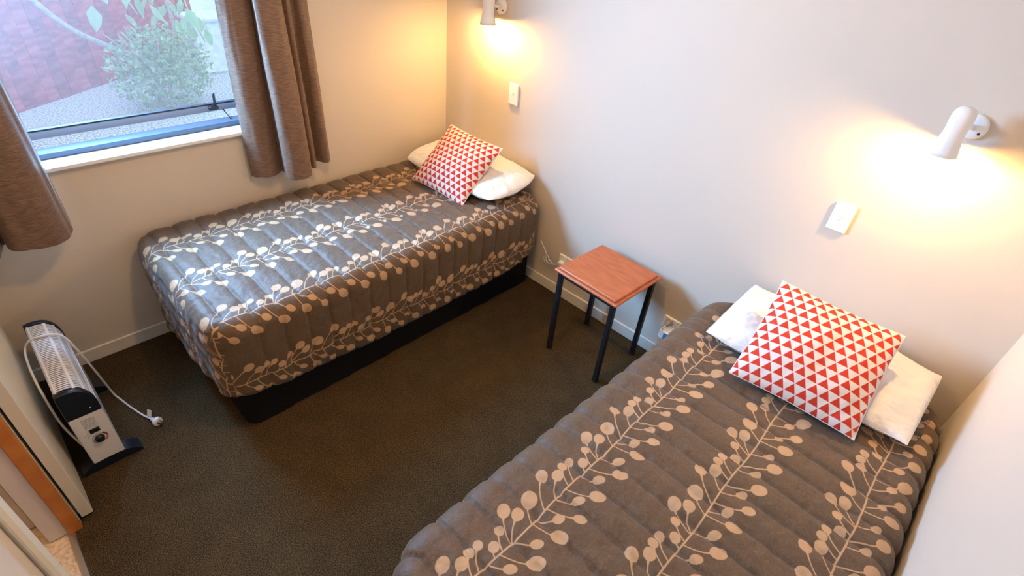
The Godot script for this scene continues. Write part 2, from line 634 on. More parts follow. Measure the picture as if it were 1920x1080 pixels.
func doorway() -> void:
	# door folded back against the wall
	var d := thing("door_1", "cream flush door folded back flat behind the heater", "door", Vector3(0.892, 0, 2.45))
	d.set_meta("kind", "structure")
	obj("slab", box_mesh(Vector3(0.13, 0.012, 2.434), Vector3(0.892, 1.99, 2.470), 0.0015), M.door_paint, d)
	for y in [0.78, 1.78]:
		var st := S()
		lathe(st, Vector3(0.905, y, 2.474), [Vector2(0, -0.045), Vector2(0.005, -0.045), Vector2(0.005, 0.045), Vector2(0, 0.045)], 12)
		obj("hinge", finish(st), M.metal_bright, d)
	var st2 := S()
	span(st2, Vector3(0.905, 0, 2.478), Vector3(0.932, 2.03, 2.518), 0.004)
	span(st2, Vector3(0.932, 2.005, 2.478), Vector3(1.49, 2.03, 2.518), 0.004)
	struct("trim_1", st2, M.jamb_wood).set_meta("label", "orange varnished timber door jamb beside the cream door")
	st2 = S()
	span(st2, Vector3(0.888, 0, 2.5185), Vector3(0.918, 2.03, 2.575), 0.002)
	struct("trim_2", st2, M.jamb_white).set_meta("label", "white painted jamb lining behind the orange timber")
	# near side of the opening
	st2 = S()
	span(st2, Vector3(1.524, 0, 2.458), Vector3(1.585, 2.06, 2.4785), 0.008)
	span(st2, Vector3(1.497, 0, 2.470), Vector3(1.53, 2.05, 2.555), 0.003)
	struct("trim_3", st2, M.door_paint).set_meta("label", "cream architrave on the near side of the doorway")
	st2 = S()
	span(st2, Vector3(0.905, -0.01, 2.503), Vector3(1.50, 0.006, 2.524), 0.003)
	struct("trim_4", st2, M.metal_bright).set_meta("label", "pale metal carpet edge strip across the doorway")
	# the room beyond
	st2 = S()
	span(st2, Vector3(0, -0.12, 2.503), Vector3(ROOM_X, -0.004, 4.2), 0.0)
	struct("floor_vinyl", st2, M.vinyl)
	st2 = S()
	span(st2, Vector3(0, 0, 4.06), Vector3(ROOM_X, CEIL, 4.2), 0.0)
	struct("wall_beyond", st2, M.wall_paint)
	var c := thing("cabinet", "white floor cabinet standing beyond the doorway", "cabinet", Vector3(0.6, 0, 2.9))
	obj("body", box_mesh(Vector3(0.30, 0.0, 2.585), Vector3(0.822, 0.84, 3.4), 0.012), M.jamb_white, c)
	obj("worktop", box_mesh(Vector3(0.28, 0.84, 2.58), Vector3(0.845, 0.87, 3.42), 0.006), M.sill_paint, c)
	added_ceiling_light("added round white ceiling light beyond the doorway", Vector3(1.5, CEIL, 3.2), 0.5)  # added lamp, out of view, brightens the vinyl floor next door
	added_ceiling_light("added round white ceiling light in the middle of the bedroom ceiling", Vector3(1.55, CEIL, 1.45), 1.0)  # unseen fill lamp added to warm the left wall and carpet

func added_ceiling_light(label: String, at: Vector3, energy: float) -> void:  # invented fixture with its own omni light, always out of view
	var l := thing("added_ceiling_light", label, "lamp", at, "added ceiling lights")
	var st := S()
	lathe(st, at, [Vector2(0.0, -0.085), Vector2(0.06, -0.080), Vector2(0.11, -0.060), Vector2(0.135, -0.030), Vector2(0.14, -0.012)], 28)
	obj("diffuser", finish(st), M.diffuser, l)
	st = S()
	lathe(st, at, [Vector2(0.0, -0.012), Vector2(0.150, -0.012), Vector2(0.152, 0.0), Vector2(0.0, 0.0)], 28)
	obj("base_ring", finish(st), M.lamp_white, l)
	var o := OmniLight3D.new()
	o.name = "added_ceiling_glow"
	o.light_color = Color(1.0, 0.79, 0.51)
	o.light_energy = energy
	o.light_size = 0.06
	o.omni_range = 8.0
	o.omni_attenuation = 2.0
	o.shadow_enabled = true
	add_child(o, true)
	o.position = at + Vector3(0, -0.15, 0)

# ------------------------------------------------------------------ garden
func garden() -> void:
	var rng := RandomNumberGenerator.new()
	rng.seed = 5
	var st := S()
	span(st, Vector3(-14, -0.5, -9), Vector3(-0.14, -0.25, 9), 0.0)
	var g := obj("garden_ground", finish(st), M.gravel, self)
	g.set_meta("kind", "structure")
	g.set_meta("label", "pale gravel and grass ground outside the window")
	# fence of upright boards
	var a := Vector3(-3.55, -0.25, 3.62)
	var dir := Vector3(-0.586, 0, -0.81)
	var f := thing("garden_fence", "red stained timber fence of upright boards beyond the garden", "fence", a)
	var n := Vector3(0.81, 0, -0.586)
	var basis := Basis(dir, Vector3.UP, dir.cross(Vector3.UP))
	var variants := []
	for k in 4:
		st = S()
		bx(st, Vector3(0, 0.92, 0), Vector3(0.146, 1.84 + 0.012 * k, 0.02), 0.003)
		variants.append(finish(st))
	for i in 36:
		var b := obj("board", variants[i % 4], M["fence_%d" % (i * 7 % 3)], f, dir * (0.15 * i) + n * rng.randf_range(-0.006, 0.006))
		b.basis = basis * Basis(Vector3.UP, rng.randf_range(-0.02, 0.02))
	for y in [0.35, 1.5]:
		st = S()
		bx(st, dir * 2.6 - n * 0.045 + Vector3(0, y, 0), Vector3(5.6, 0.09, 0.045), 0.003, basis)
		obj("rail", finish(st), M.fence_1, f, Vector3.ZERO)
	# pale pillar
	var p := thing("garden_pillar", "pale rendered pillar at the curtain end of the garden", "pillar", Vector3(-5.60, -0.25, -0.48))
	obj("shaft", box_mesh(Vector3(-5.80, -0.25, -0.69), Vector3(-5.40, 0.40, -0.25), 0.03), M.render_pale, p)
	obj("cap", box_mesh(Vector3(-5.84, 0.40, -0.73), Vector3(-5.36, 0.46, -0.21), 0.02), M.render_pale, p)
	# shrub
	var s := thing("leafy_shrub", "bushy pale green shrub growing in front of the red fence", "shrub", Vector3(-4.4, -0.25, 0.50))
	st = S()
	for k in 9:
		var t := TAU * k / 9.0
		var tip := Vector3(-4.4 + 0.30 * cos(t), 0.28 + 0.3 * rng.randf(), 0.5 + 0.42 * sin(t))
		tube(st, curve([Vector3(-4.4, -0.26, 0.5), Vector3(-4.4, 0.0, 0.5).lerp(tip, 0.4), tip], 4), 0.012, 6, 0.004)
	obj("stems", finish(st), M.bark, s)
	st = S()
	st.set_smooth_group(-1)
	for k in 2600:
		var v := Vector3(rng.randfn(), rng.randfn(), rng.randfn()).normalized() * pow(rng.randf(), 0.4)
		var c := Vector3(-4.4, 0.16, 0.47) + Vector3(v.x * 0.36, v.y * 0.46, v.z * 0.55)
		if c.y < -0.24:
			continue
		var col := Color(0.17, 0.30, 0.16).lerp(Color(0.46, 0.58, 0.34), rng.randf())
		leaf_blade(st, c, Vector3(rng.randfn(), rng.randfn(), rng.randfn()).normalized(), Vector3(rng.randfn(), rng.randfn(), rng.randfn()).normalized(), rng.randf_range(0.035, 0.07), col)
	obj("foliage", finish(st), M.leaf_small, s).set_meta("kind", "stuff")
	# low plants under the window
	for pl in [[Vector3(-1.35, -0.25, 1.95), "low green clump growing outside beside the curtain above the heater"], [Vector3(-1.5, -0.25, 1.45), "low green clump growing outside below the middle of the sash"], [Vector3(-1.7, -0.25, 0.95), "low green clump growing outside below the window fastener"]]:
		var q: Vector3 = pl[0]
		var lp := thing("ground_plant", pl[1], "plant", q, "low plants below the window")
		st = S()
		st.set_smooth_group(-1)
		for k in 260:
			var c2: Vector3 = q + Vector3(rng.randfn() * 0.14, absf(rng.randfn()) * 0.09, rng.randfn() * 0.2)
			leaf_blade(st, c2, Vector3(rng.randfn(), rng.randf() + 0.3, rng.randfn()).normalized(), Vector3(rng.randfn(), rng.randfn(), rng.randfn()).normalized(), rng.randf_range(0.05, 0.09), Color(0.14, 0.28, 0.13).lerp(Color(0.5, 0.6, 0.4), rng.randf()))
		obj("foliage", finish(st), M.leaf_small, lp).set_meta("kind", "stuff")
	# small tree with a slanting branch and broad leaves
	var t2 := thing("garden_tree", "small tree with a bare slanting branch and broad drooping leaves", "tree", Vector3(-4.95, -0.25, 0.12))
	st = S()
	tube(st, curve([Vector3(-4.95, -0.26, 0.12), Vector3(-4.94, 0.0, 0.18), Vector3(-4.95, 0.5, 0.07), Vector3(-4.95, 1.25, 0.12)], 6), 0.038, 8, 0.022)
	obj("trunk", finish(st), M.bark, t2)
	st = S()
	tube(st, curve([Vector3(-4.95, 0.034, 0.17), Vector3(-4.95, 0.209, 0.613), Vector3(-4.95, 0.286, 0.762), Vector3(-4.95, 0.494, 1.063), Vector3(-4.95, 0.80, 1.302), Vector3(-4.95, 1.128, 1.433)], 6), 0.033, 8, 0.024)
	obj("branch", finish(st), M.bark, t2)
	st = S()
	st.set_smooth_group(-1)
	leaf_blade(st, Vector3.ZERO, Vector3(0, -1, 0), Vector3(1, 0, 0), 0.24, Color.WHITE)
	var blade := finish(st)
	var spots := []
	for k in 26:
		spots.append(Vector3(-4.98 + rng.randf_range(-0.12, 0.14), rng.randf_range(0.58, 1.05), rng.randf_range(-0.15, 0.85)))
	for k in 8:
		spots.append(Vector3(-4.9 + rng.randf_range(-0.06, 0.06), rng.randf_range(0.40, 0.62), rng.randf_range(-0.28, 0.18)))
	for q in spots:
		var lf := obj("broad_leaf", blade, M.leaf_large, t2, q - t2.position)
		lf.basis = Basis.from_euler(Vector3(rng.randf_range(-0.6, 0.6), rng.randf_range(0, TAU), rng.randf_range(-0.6, 0.6))).scaled(Vector3.ONE * rng.randf_range(0.7, 1.15))

func leaf_blade(st: SurfaceTool, c: Vector3, d: Vector3, side: Vector3, l: float, col: Color) -> void:
	var w := (side - d * side.dot(d)).normalized() * l * 0.27
	var n := d.cross(w).normalized() * l * 0.06
	st.set_color(col)
	var tip := c + d * l
	for s in [-1.0, 1.0]:
		var e1: Vector3 = c + d * l * 0.35 + w * s + n
		var e2: Vector3 = c + d * l * 0.68 + w * s * 0.75 + n
		var ms := c + d * l * 0.5
		poly(st, [c, e1, ms], n)
		poly(st, [ms, e1, e2], n)
		poly(st, [ms, e2, tip], n)

# ------------------------------------------------------------------ beds
func beds() -> void:
	bed(0.045, 0.895, "single bed with black valance under the window sill")
	bed(2.11, 2.965, "single bed with black valance against the white side wall")

func bed(x0: float, x1: float, label: String) -> void:
	var b := thing("bed", label, "bed", Vector3((x0 + x1) / 2, 0, 0.95), "single beds")
	var st := S()
	# valance skirt: a softly waved wall of cloth round the base
	var rows := []
	for k in 7:
		var t := k / 6.0
		var row := PackedVector3Array()
		for p in ring(x0 + 0.012, x1 - 0.012, 0.03, 1.835, 0.05):
			var w := fn.get_noise_2d(p[0].x * 7.0 + p[0].z * 5.0, t * 0.8) * 0.010 * (1.0 - t) + 0.006 * (1.0 - t)
			row.append(p[0] + p[1] * w + Vector3(0, 0.004 + 0.326 * t, 0))
		rows.append(row)
	sheet(st, rows, [], true, true)
	obj("valance", finish(st), M.valance, b)
	obj("base", box_mesh(Vector3(x0 + 0.02, 0.02, 0.04), Vector3(x1 - 0.02, 0.33, 1.82), 0.02), M.valance, b)
	obj("mattress", box_mesh(Vector3(x0 + 0.005, 0.33, 0.03), Vector3(x1 - 0.005, 0.56, 1.83), 0.03), M.mattress, b)

# points and outward directions round a rectangle with rounded corners
func ring(x0: float, x1: float, z0: float, z1: float, r: float) -> Array:
	var out := []
	var cs := [[x1 - r, z1 - r, 0.0], [x0 + r, z1 - r, PI / 2], [x0 + r, z0 + r, PI], [x1 - r, z0 + r, PI * 1.5]]
	for k in 4:
		for i in 9:
			var a: float = cs[k][2] + PI / 2 * i / 8.0
			var d := Vector3(cos(a), 0, sin(a))
			out.append([Vector3(cs[k][0], 0, cs[k][1]) + d * r, d])
		var e: Vector3 = out[-1][0]
		var nx: Array = cs[(k + 1) % 4]
		var s := Vector3(nx[0], 0, nx[1]) + Vector3(cos(nx[2]), 0, sin(nx[2])) * r
		var steps := int(e.distance_to(s) / 0.03)
		for i in range(1, steps):
			out.append([e.lerp(s, float(i) / steps), out[8 + 0][1] if false else Vector3(cos(nx[2]), 0, sin(nx[2]))])
	return out

func puff(v: float, amp: float) -> float:
	var d := absf(fposmod(v - 0.025 + 0.05, 0.1) - 0.05)
	return amp * pow(absf(sin(PI * (v - 0.025) / 0.1)), 0.6) - 0.0055 * exp(-d * d / 0.00004)

func bedspread(label: String, x0: float, x1: float, z0: float, z1: float, rc: float, amp: float, vine_x: float, hem: Callable, crown: float, splay: float) -> void:
	var top := 0.612
	var R := 0.062
	var nx := int((x1 - x0) / 0.0085)
	var nz := int((z1 - z0) / 0.0055)
	var root := thing("bedspread", label, "bedspread", Vector3((x0 + x1) / 2, 0.33, (z0 + z1) / 2), "quilted bedspreads")
	var st := S()
	var pos := {}
	var P := []
	var UV := []
	for j in nz + 1:
		var row := PackedVector3Array()
		var urow := PackedVector2Array()
		for i in nx + 1:
			var x := lerpf(x0, x1, float(i) / nx)
			var z := lerpf(z0, z1, float(j) / nz)
			var q := round_corner(x, z, x0, x1, z0, z1, rc)
			var cx := (x - x0) / (x1 - x0) * 2.0 - 1.0
			var cz := (z - z0) / (z1 - z0) * 2.0 - 1.0
			var y := top + puff(q.y, amp) + crown * (1.0 - cx * cx) * (1.0 - cz * cz)
			var seam := 1.0 - absf(sin(PI * (q.y - 0.025) / 0.1))
			y += fn.get_noise_3d(q.x * 5.0, 0.0, q.y * 9.0) * 0.006 + fn.get_noise_3d(q.x * 30.0, 3.0, q.y * 14.0) * 0.0022 * (0.4 + 1.6 * seam)
			q.x -= splay * (cz * 0.5 + 0.5) * (0.5 - cx * 0.5)
			row.append(Vector3(q.x, y, q.y))
			urow.append(Vector2((q.x - vine_x) / 0.64 + 0.25, q.y / 0.752))
		P.append(row)
		UV.append(urow)
	sheet(st, P, UV)
	# the drop all round
	var rim := []
	for i in nx:
		rim.append([i, 0])
	for j in nz:
		rim.append([nx, j])
	for i in range(nx, 0, -1):
		rim.append([i, nz])
	for j in range(nz, 0, -1):
		rim.append([0, j])
	var nd := 26
	var cols := []
	var uvs := []     # for each column, the two ways to print it: down a side, down an end
	for e in rim:
		var i: int = e[0]
		var j: int = e[1]
		var p: Vector3 = P[j][i]
		var x := lerpf(x0, x1, float(i) / nx)
		var z := lerpf(z0, z1, float(j) / nz)
		var n := Vector3.ZERO
		var ax := clampf((rc - (x - x0)) / rc, 0, 1) * -1.0 + clampf((rc - (x1 - x)) / rc, 0, 1)
		var az := clampf((rc - (z - z0)) / rc, 0, 1) * -1.0 + clampf((rc - (z1 - z)) / rc, 0, 1)
		var side := i == 0 or i == nx
		if i == 0 or i == nx:
			if absf(az) > 0.0:
				n = Vector3(signf(ax) * sqrt(1.0 - az * az / 2.0), 0, az * sqrt(0.5)).normalized()
			else:
				n = Vector3(signf(ax), 0, 0)
		else:
			if absf(ax) > 0.0:
				n = Vector3(ax * sqrt(0.5), 0, signf(az) * sqrt(1.0 - ax * ax / 2.0)).normalized()
			else:
				n = Vector3(0, 0, signf(az))
		var hy: float = hem.call(p.x, p.z, n)
		var arc := R * PI / 2
		var dmax := arc + (top - R - hy)
		var col := PackedVector3Array()
		var ua := PackedVector2Array()
		var ub := PackedVector2Array()
		for k in nd + 1:
			var t := float(k) / nd
			var d := dmax * t
			var off := 0.0
			var dy := 0.0
			var nn := Vector3.UP
			if d < arc:
				var th := d / R
				off = R * sin(th)
				dy = R * (1.0 - cos(th))
				nn = n * sin(th) + Vector3.UP * cos(th)
			else:
				off = R
				dy = R + d - arc
				nn = n
			var v := p.z if side else p.z + signf(n.z) * d
			var base_puff := puff(p.z, amp)
			var bulge := puff(v, amp * (1.0 - 0.25 * t)) - base_puff * (1.0 - clampf(d / arc, 0, 1))
			var q := Vector3(p.x, p.y - base_puff * clampf(d / arc, 0, 1), p.z) + n * off - Vector3(0, dy, 0) + nn * bulge
			q += n * clampf(d / arc, 0.0, 1.0) * (fn.get_noise_3d(p.x * 6.0, t * 1.5, p.z * 6.0) * 0.014 * t + fn.get_noise_3d(q.x * 14.0, q.y * 14.0, q.z * 14.0) * 0.004)
			q.x = clampf(q.x, 0.014, ROOM_X - 0.014)
			q.z = maxf(q.z, 0.014)
			col.append(q)
			ua.append(Vector2((p.x + signf(n.x) * d - vine_x) / 0.64 + 0.25, q.z / 0.752))
			ub.append(Vector2((q.x - vine_x) / 0.64 + 0.25, (p.z + signf(n.z) * d) / 0.752))
		# turned-in hem
		col.append(col[nd] - n * 0.012 + Vector3(0, 0.004, 0))
		ua.append(ua[nd])
		ub.append(ub[nd])
		cols.append(col)
		uvs.append([ua, ub])
	st.set_smooth_group(0)
	for c in cols.size():
		var c2 := (c + 1) % cols.size()
		var end: bool = (rim[c][1] == 0 and rim[c2][1] == 0) or (rim[c][1] == nz and rim[c2][1] == nz)
		var w := 1 if end else 0
		for k in nd + 1:
			var q := [cols[c][k], cols[c][k + 1], cols[c2][k + 1], cols[c2][k]]
			var u := [uvs[c][w][k], uvs[c][w][k + 1], uvs[c2][w][k + 1], uvs[c2][w][k]]
			for t in [0, 1, 2, 0, 2, 3]:
				st.set_uv(u[t])
				st.add_vertex(q[t])
	obj("quilted_cover", finish(st), M.quilt, root)

func round_corner(x: float, z: float, x0: float, x1: float, z0: float, z1: float, r: float) -> Vector2:
	var a := 0.0
	var b := 0.0
	var cx := x
	var cz := z
	if x < x0 + r:
		cx = x0 + r
		a = (x - cx) / r
	elif x > x1 - r:
		cx = x1 - r
		a = (x - cx) / r
	if z < z0 + r:
		cz = z0 + r
		b = (z - cz) / r
	elif z > z1 - r:
		cz = z1 - r
		b = (z - cz) / r
	return Vector2(cx + r * a * sqrt(1.0 - b * b / 2.0), cz + r * b * sqrt(1.0 - a * a / 2.0))

func bedding() -> void:
	var hem1 := func(x: float, z: float, n: Vector3) -> float:
		if n.z > 0.7:
			return lerpf(0.09, 0.25, clampf(x / 0.93, 0, 1))
		if n.x > 0.3:
			var t := clampf(z / 1.9, 0, 1)
			return 0.205 + 0.06 * pow(absf(t * 2.0 - 1.0), 3.0) + (0.03 if t < 0.1 else 0.0)
		return 0.2
	bedspread("brown quilted bedspread with beige vine print on the bed under the window", 0.082, 0.884, 0.09, 1.832, 0.05, 0.008, 0.26, hem1, 0.010, 0.0)
	var hem2 := func(x: float, z: float, n: Vector3) -> float:
		return 0.2
	bedspread("brown quilted bedspread with beige vine print on the bed against the side wall", 2.122, 2.938, 0.12, 1.875, 0.10, 0.009, 2.24, hem2, 0.010, 0.03)
	# white pillows
	soft("pillow", "white pillow under the patterned cushion on the bed below the window", "pillow", "white pillows", 0.80, 0.43, 0.135, Transform3D(Basis(Vector3.UP, 0.03) * Basis(Vector3.RIGHT, -PI / 2 + 0.10), Vector3(0.488, 0.690, 0.222)), M.linen, 3, 0.010, 0.0, 0.42, 0.5)
	soft("pillow", "white pillow under the patterned cushion on the bed against the side wall", "pillow", "white pillows", 0.735, 0.425, 0.12, Transform3D(Basis(Vector3.UP, -0.02) * Basis(Vector3.RIGHT, -PI / 2 + 0.10), Vector3(2.548, 0.686, 0.262)), M.linen, 9, 0.016, 0.015, 0.06, 0.5)
	# cushions leaning on the pillows
	var b1 := Basis(Vector3(0.992, -0.069, -0.103), Vector3(-0.034, 0.651, -0.758), Vector3(0.119, 0.756, 0.644)).orthonormalized()
	soft("cushion", "red and white triangle print cushion on the bed below the window", "cushion", "triangle print cushions", 0.396, 0.396, 0.15, Transform3D(b1, Vector3(0.535, 0.760, 0.366)), M.cushion_print, 21, 0.006, 0.045, 0.0, 0.6)
	var b2 := Basis(Vector3(0.991, -0.056, -0.124), Vector3(-0.075, 0.535, -0.842), Vector3(0.113, 0.843, 0.526)).orthonormalized()
	soft("cushion", "red and white triangle print cushion on the bed against the side wall", "cushion", "triangle print cushions", 0.428, 0.428, 0.15, Transform3D(b2, Vector3(2.549, 0.770, 0.410)), M.cushion_print, 27, 0.008, 0.04, 0.0, 0.6)

func soft(called: String, label: String, category: String, group: String, w: float, h: float, t: float, X: Transform3D, m: Material, seed_: int, crease: float, pinch: float, rounding: float, full: float) -> void:
	var root := thing(called, label, category, X.origin, group)
	var N := 56
	var mid: Array = []
	var faces := [[], []]
	var UV := []
	for j in N + 1:
		var r0 := PackedVector3Array()
		var r1 := PackedVector3Array()
		var u := PackedVector2Array()
		for i in N + 1:
			# denser towards the edges
			var a := sin((float(i) / N - 0.5) * PI)
			var b := sin((float(j) / N - 0.5) * PI)
			var x := a * w / 2 * (1.0 - pinch * (1.0 - b * b) * a * a) * lerpf(1.0, sqrt(1.0 - b * b / 2.0), rounding)
			var y := b * h / 2 * (1.0 - pinch * (1.0 - a * a) * b * b) * lerpf(1.0, sqrt(1.0 - a * a / 2.0), rounding)
			var th := t / 2 * pow(maxf(0.0, 1.0 - pow(absf(a), 2.4)), full) * pow(maxf(0.0, 1.0 - pow(absf(b), 2.4)), full)
			var edge := (1.0 - pow(absf(a), 8.0)) * (1.0 - pow(absf(b), 8.0))
			var nz := fn.get_noise_3d(x * 9.0, y * 9.0, seed_) * crease + absf(fn.get_noise_3d(x * 16.0 + y * 7.0, y * 16.0, seed_ + 4.0)) * crease * 0.8
			var warp := fn.get_noise_3d(x * 4.0, y * 4.0, seed_ + 9.0) * crease * 0.9
			r0.append(X.basis * Vector3(x, y, th + nz * edge + warp))
			r1.append(X.basis * Vector3(x, y, -th - nz * 0.5 * edge + warp))
			u.append(Vector2(0.5 + a * 0.5, 0.5 - b * 0.5))
		faces[0].append(r0)
		faces[1].append(r1)
		UV.append(u)
	var st := S()
	sheet(st, faces[0], UV, false, true)
	sheet(st, faces[1], UV)
	obj("cover", finish(st), m, root, Vector3.ZERO)
	# seam cord along the edge
	var path := PackedVector3Array()
	for k in N + 1:
		path.append(faces[0][0][k])
	for k in range(1, N + 1):
		path.append(faces[0][k][N])
	for k in range(N - 1, -1, -1):
		path.append(faces[0][N][k])
	for k in range(N - 1, -1, -1):
		path.append(faces[0][k][0])
	st = S()
	tube(st, path, 0.0022, 6)
	obj("seam", finish(st), M.linen, root, Vector3.ZERO)

# ------------------------------------------------------------------ curtains
func curtains() -> void:
	# plan of the folds at the hem (x out from the wall, z along it)
	var r := [Vector3(0.045, 0, 1.312), Vector3(0.085, 0, 1.285), Vector3(0.105, 0, 1.25), Vector3(0.100, 0, 1.205), Vector3(0.075, 0, 1.165), Vector3(0.11, 0, 1.165), Vector3(0.175, 0, 1.188), Vector3(0.214, 0, 1.165),
		Vector3(0.222, 0, 1.11), Vector3(0.195, 0, 1.058), Vector3(0.13, 0, 1.045), Vector3(0.10, 0, 1.035), Vector3(0.135, 0, 1.018), Vector3(0.12, 0, 0.995), Vector3(0.055, 0, 0.985), Vector3(0.06, 0, 0.965), Vector3(0.10, 0, 0.945), Vector3(0.105, 0, 0.915), Vector3(0.07, 0, 0.888), Vector3(0.04, 0, 0.885)]
	curtain("brown satin curtain drawn back beside the corner with the headboard wall", r, 1.09)
	var l := [Vector3(0.045, 0, 2.072), Vector3(0.08, 0, 2.078), Vector3(0.14, 0, 2.082), Vector3(0.165, 0, 2.094), Vector3(0.205, 0, 2.112), Vector3(0.224, 0, 2.15), Vector3(0.224, 0, 2.21), Vector3(0.205, 0, 2.262), Vector3(0.165, 0, 2.286), Vector3(0.125, 0, 2.284),
		Vector3(0.12, 0, 2.30), Vector3(0.17, 0, 2.312), Vector3(0.222, 0, 2.328), Vector3(0.23, 0, 2.37), Vector3(0.19, 0, 2.405), Vector3(0.12, 0, 2.412), Vector3(0.06, 0, 2.424)]
	curtain("brown satin curtain drawn back above the convector heater", l, 2.25)
	# the track above, out of the picture
	var t := thing("curtain_track", "white curtain track above the window", "curtain track", Vector3(0.06, 2.2, 1.66))
	obj("rail", box_mesh(Vector3(0.045, 2.19, 0.86), Vector3(0.075, 2.215, 2.45), 0.004), M.white_plastic, t)
	for z in [0.95, 1.66, 2.38]:
		obj("bracket", box_mesh(Vector3(0.0, 2.2, z - 0.012), Vector3(0.05, 2.212, z + 0.012), 0.002), M.white_plastic, t)

func curtain(label: String, plan: Array, zc: float) -> void:
	var root := thing("curtain", label, "curtain", Vector3(0.1, 0.75, zc), "curtains")
	var line := curve(plan, 7)
	var n := line.size()
	var len := PackedFloat32Array()
	len.append(0.0)
	for i in range(1, n):
		len.append(len[i - 1] + line[i].distance_to(line[i - 1]))
	var front := []
	var back := []
	var UV := []
	var rows := 48
	for j in rows + 1:
		var t := float(j) / rows
		var y := lerpf(0.752, 2.19, t)
		var fr := PackedVector3Array()
		var bk := PackedVector3Array()
		var u := PackedVector2Array()
		var k := 1.0 - 0.55 * smoothstep(0.0, 1.0, t)
		for i in n:
			var p := line[i]
			var x := 0.06 + (p.x - 0.06) * k + fn.get_noise_3d(i * 0.06, t * 2.2, zc) * 0.010
			var z := zc + (p.z - zc) * (1.0 - 0.08 * t) + fn.get_noise_3d(i * 0.05, t * 2.0, zc + 9.0) * 0.008 * (0.3 + t)
			fr.append(Vector3(maxf(x, 0.012), y + fn.get_noise_2d(i * 0.05, zc) * 0.006 * (1.0 - t), z))
			u.append(Vector2(len[i] / 0.42, y / 0.42))
		for i in n:
			var d := (fr[mini(i + 1, n - 1)] - fr[maxi(i - 1, 0)])
			var nn := Vector3(d.z, 0, -d.x).normalized()
			bk.append(fr[i] + nn * 0.0025)
		front.append(fr)
		back.append(bk)
		UV.append(u)
	var st := S()
	sheet(st, front, UV)
	sheet(st, back, UV, false, true)
	var e0 := [front[0], back[0]]
	sheet(st, e0, [UV[0], UV[0]], false, true, 1)
	for i in [0, n - 1]:
		var a := PackedVector3Array()
		var b := PackedVector3Array()
		var ua := PackedVector2Array()
		for j in rows + 1:
			a.append(front[j][i])
			b.append(back[j][i])
			ua.append(UV[j][i])
		sheet(st, [a, b], [ua, ua], false, i == 0, 2)
	obj("drape", finish(st), M.curtain, root)

# ------------------------------------------------------------------ side table
func side_table() -> void:
	var t := thing("side_table", "small square side table with orange wooden top and black metal legs", "table", Vector3(1.582, 0, 0.26))
	var turn := Basis(Vector3.UP, -0.0304)
	t.basis = turn
	var hx := 0.172
	var hz := 0.173
	for sx in [-1, 1]:
		for sz in [-1, 1]:
			var st := S()
			bx(st, Vector3(sx * (hx - 0.008), 0.262, sz * (hz - 0.008)), Vector3(0.025, 0.512, 0.025), 0.0025)
			var leg := obj("leg", finish(st), M.black_metal, t, Vector3.ZERO)
			st = S()
			bx(st, Vector3(sx * (hx - 0.008), 0.005, sz * (hz - 0.008)), Vector3(0.027, 0.010, 0.027), 0.003)
			obj("foot_cap", finish(st), M.foot_rubber, leg, Vector3.ZERO)
	for s in [-1, 1]:
		var st2 := S()
		bx(st2, Vector3(0, 0.506, s * (hz - 0.008)), Vector3(hx * 2 - 0.037, 0.025, 0.019), 0.002)
		obj("rail", finish(st2), M.black_metal, t, Vector3.ZERO)
		st2 = S()
		bx(st2, Vector3(s * (hx - 0.008), 0.506, 0), Vector3(0.019, 0.025, hz * 2 - 0.037), 0.002)
		obj("rail", finish(st2), M.black_metal, t, Vector3.ZERO)
	# top with a stepped moulded edge
	var st3 := S()
	bx(st3, Vector3(0, 0.526, 0), Vector3(0.384, 0.014, 0.386), 0.004)
	obj("top_edge", finish(st3), M.table_wood, t, Vector3.ZERO)
	st3 = S()
	bx(st3, Vector3(0, 0.538, 0), Vector3(0.352, 0.014, 0.354), 0.005)
	obj("top", finish(st3), M.table_wood, t, Vector3.ZERO)

# ------------------------------------------------------------------ wall lamps
func lamps() -> void:
	wall_lamp("white spot wall lamp pointing down above the bed below the window", 0.458, 0.0)
	wall_lamp("white spot wall lamp pointing down above the bed against the side wall", 2.550, 0.032)

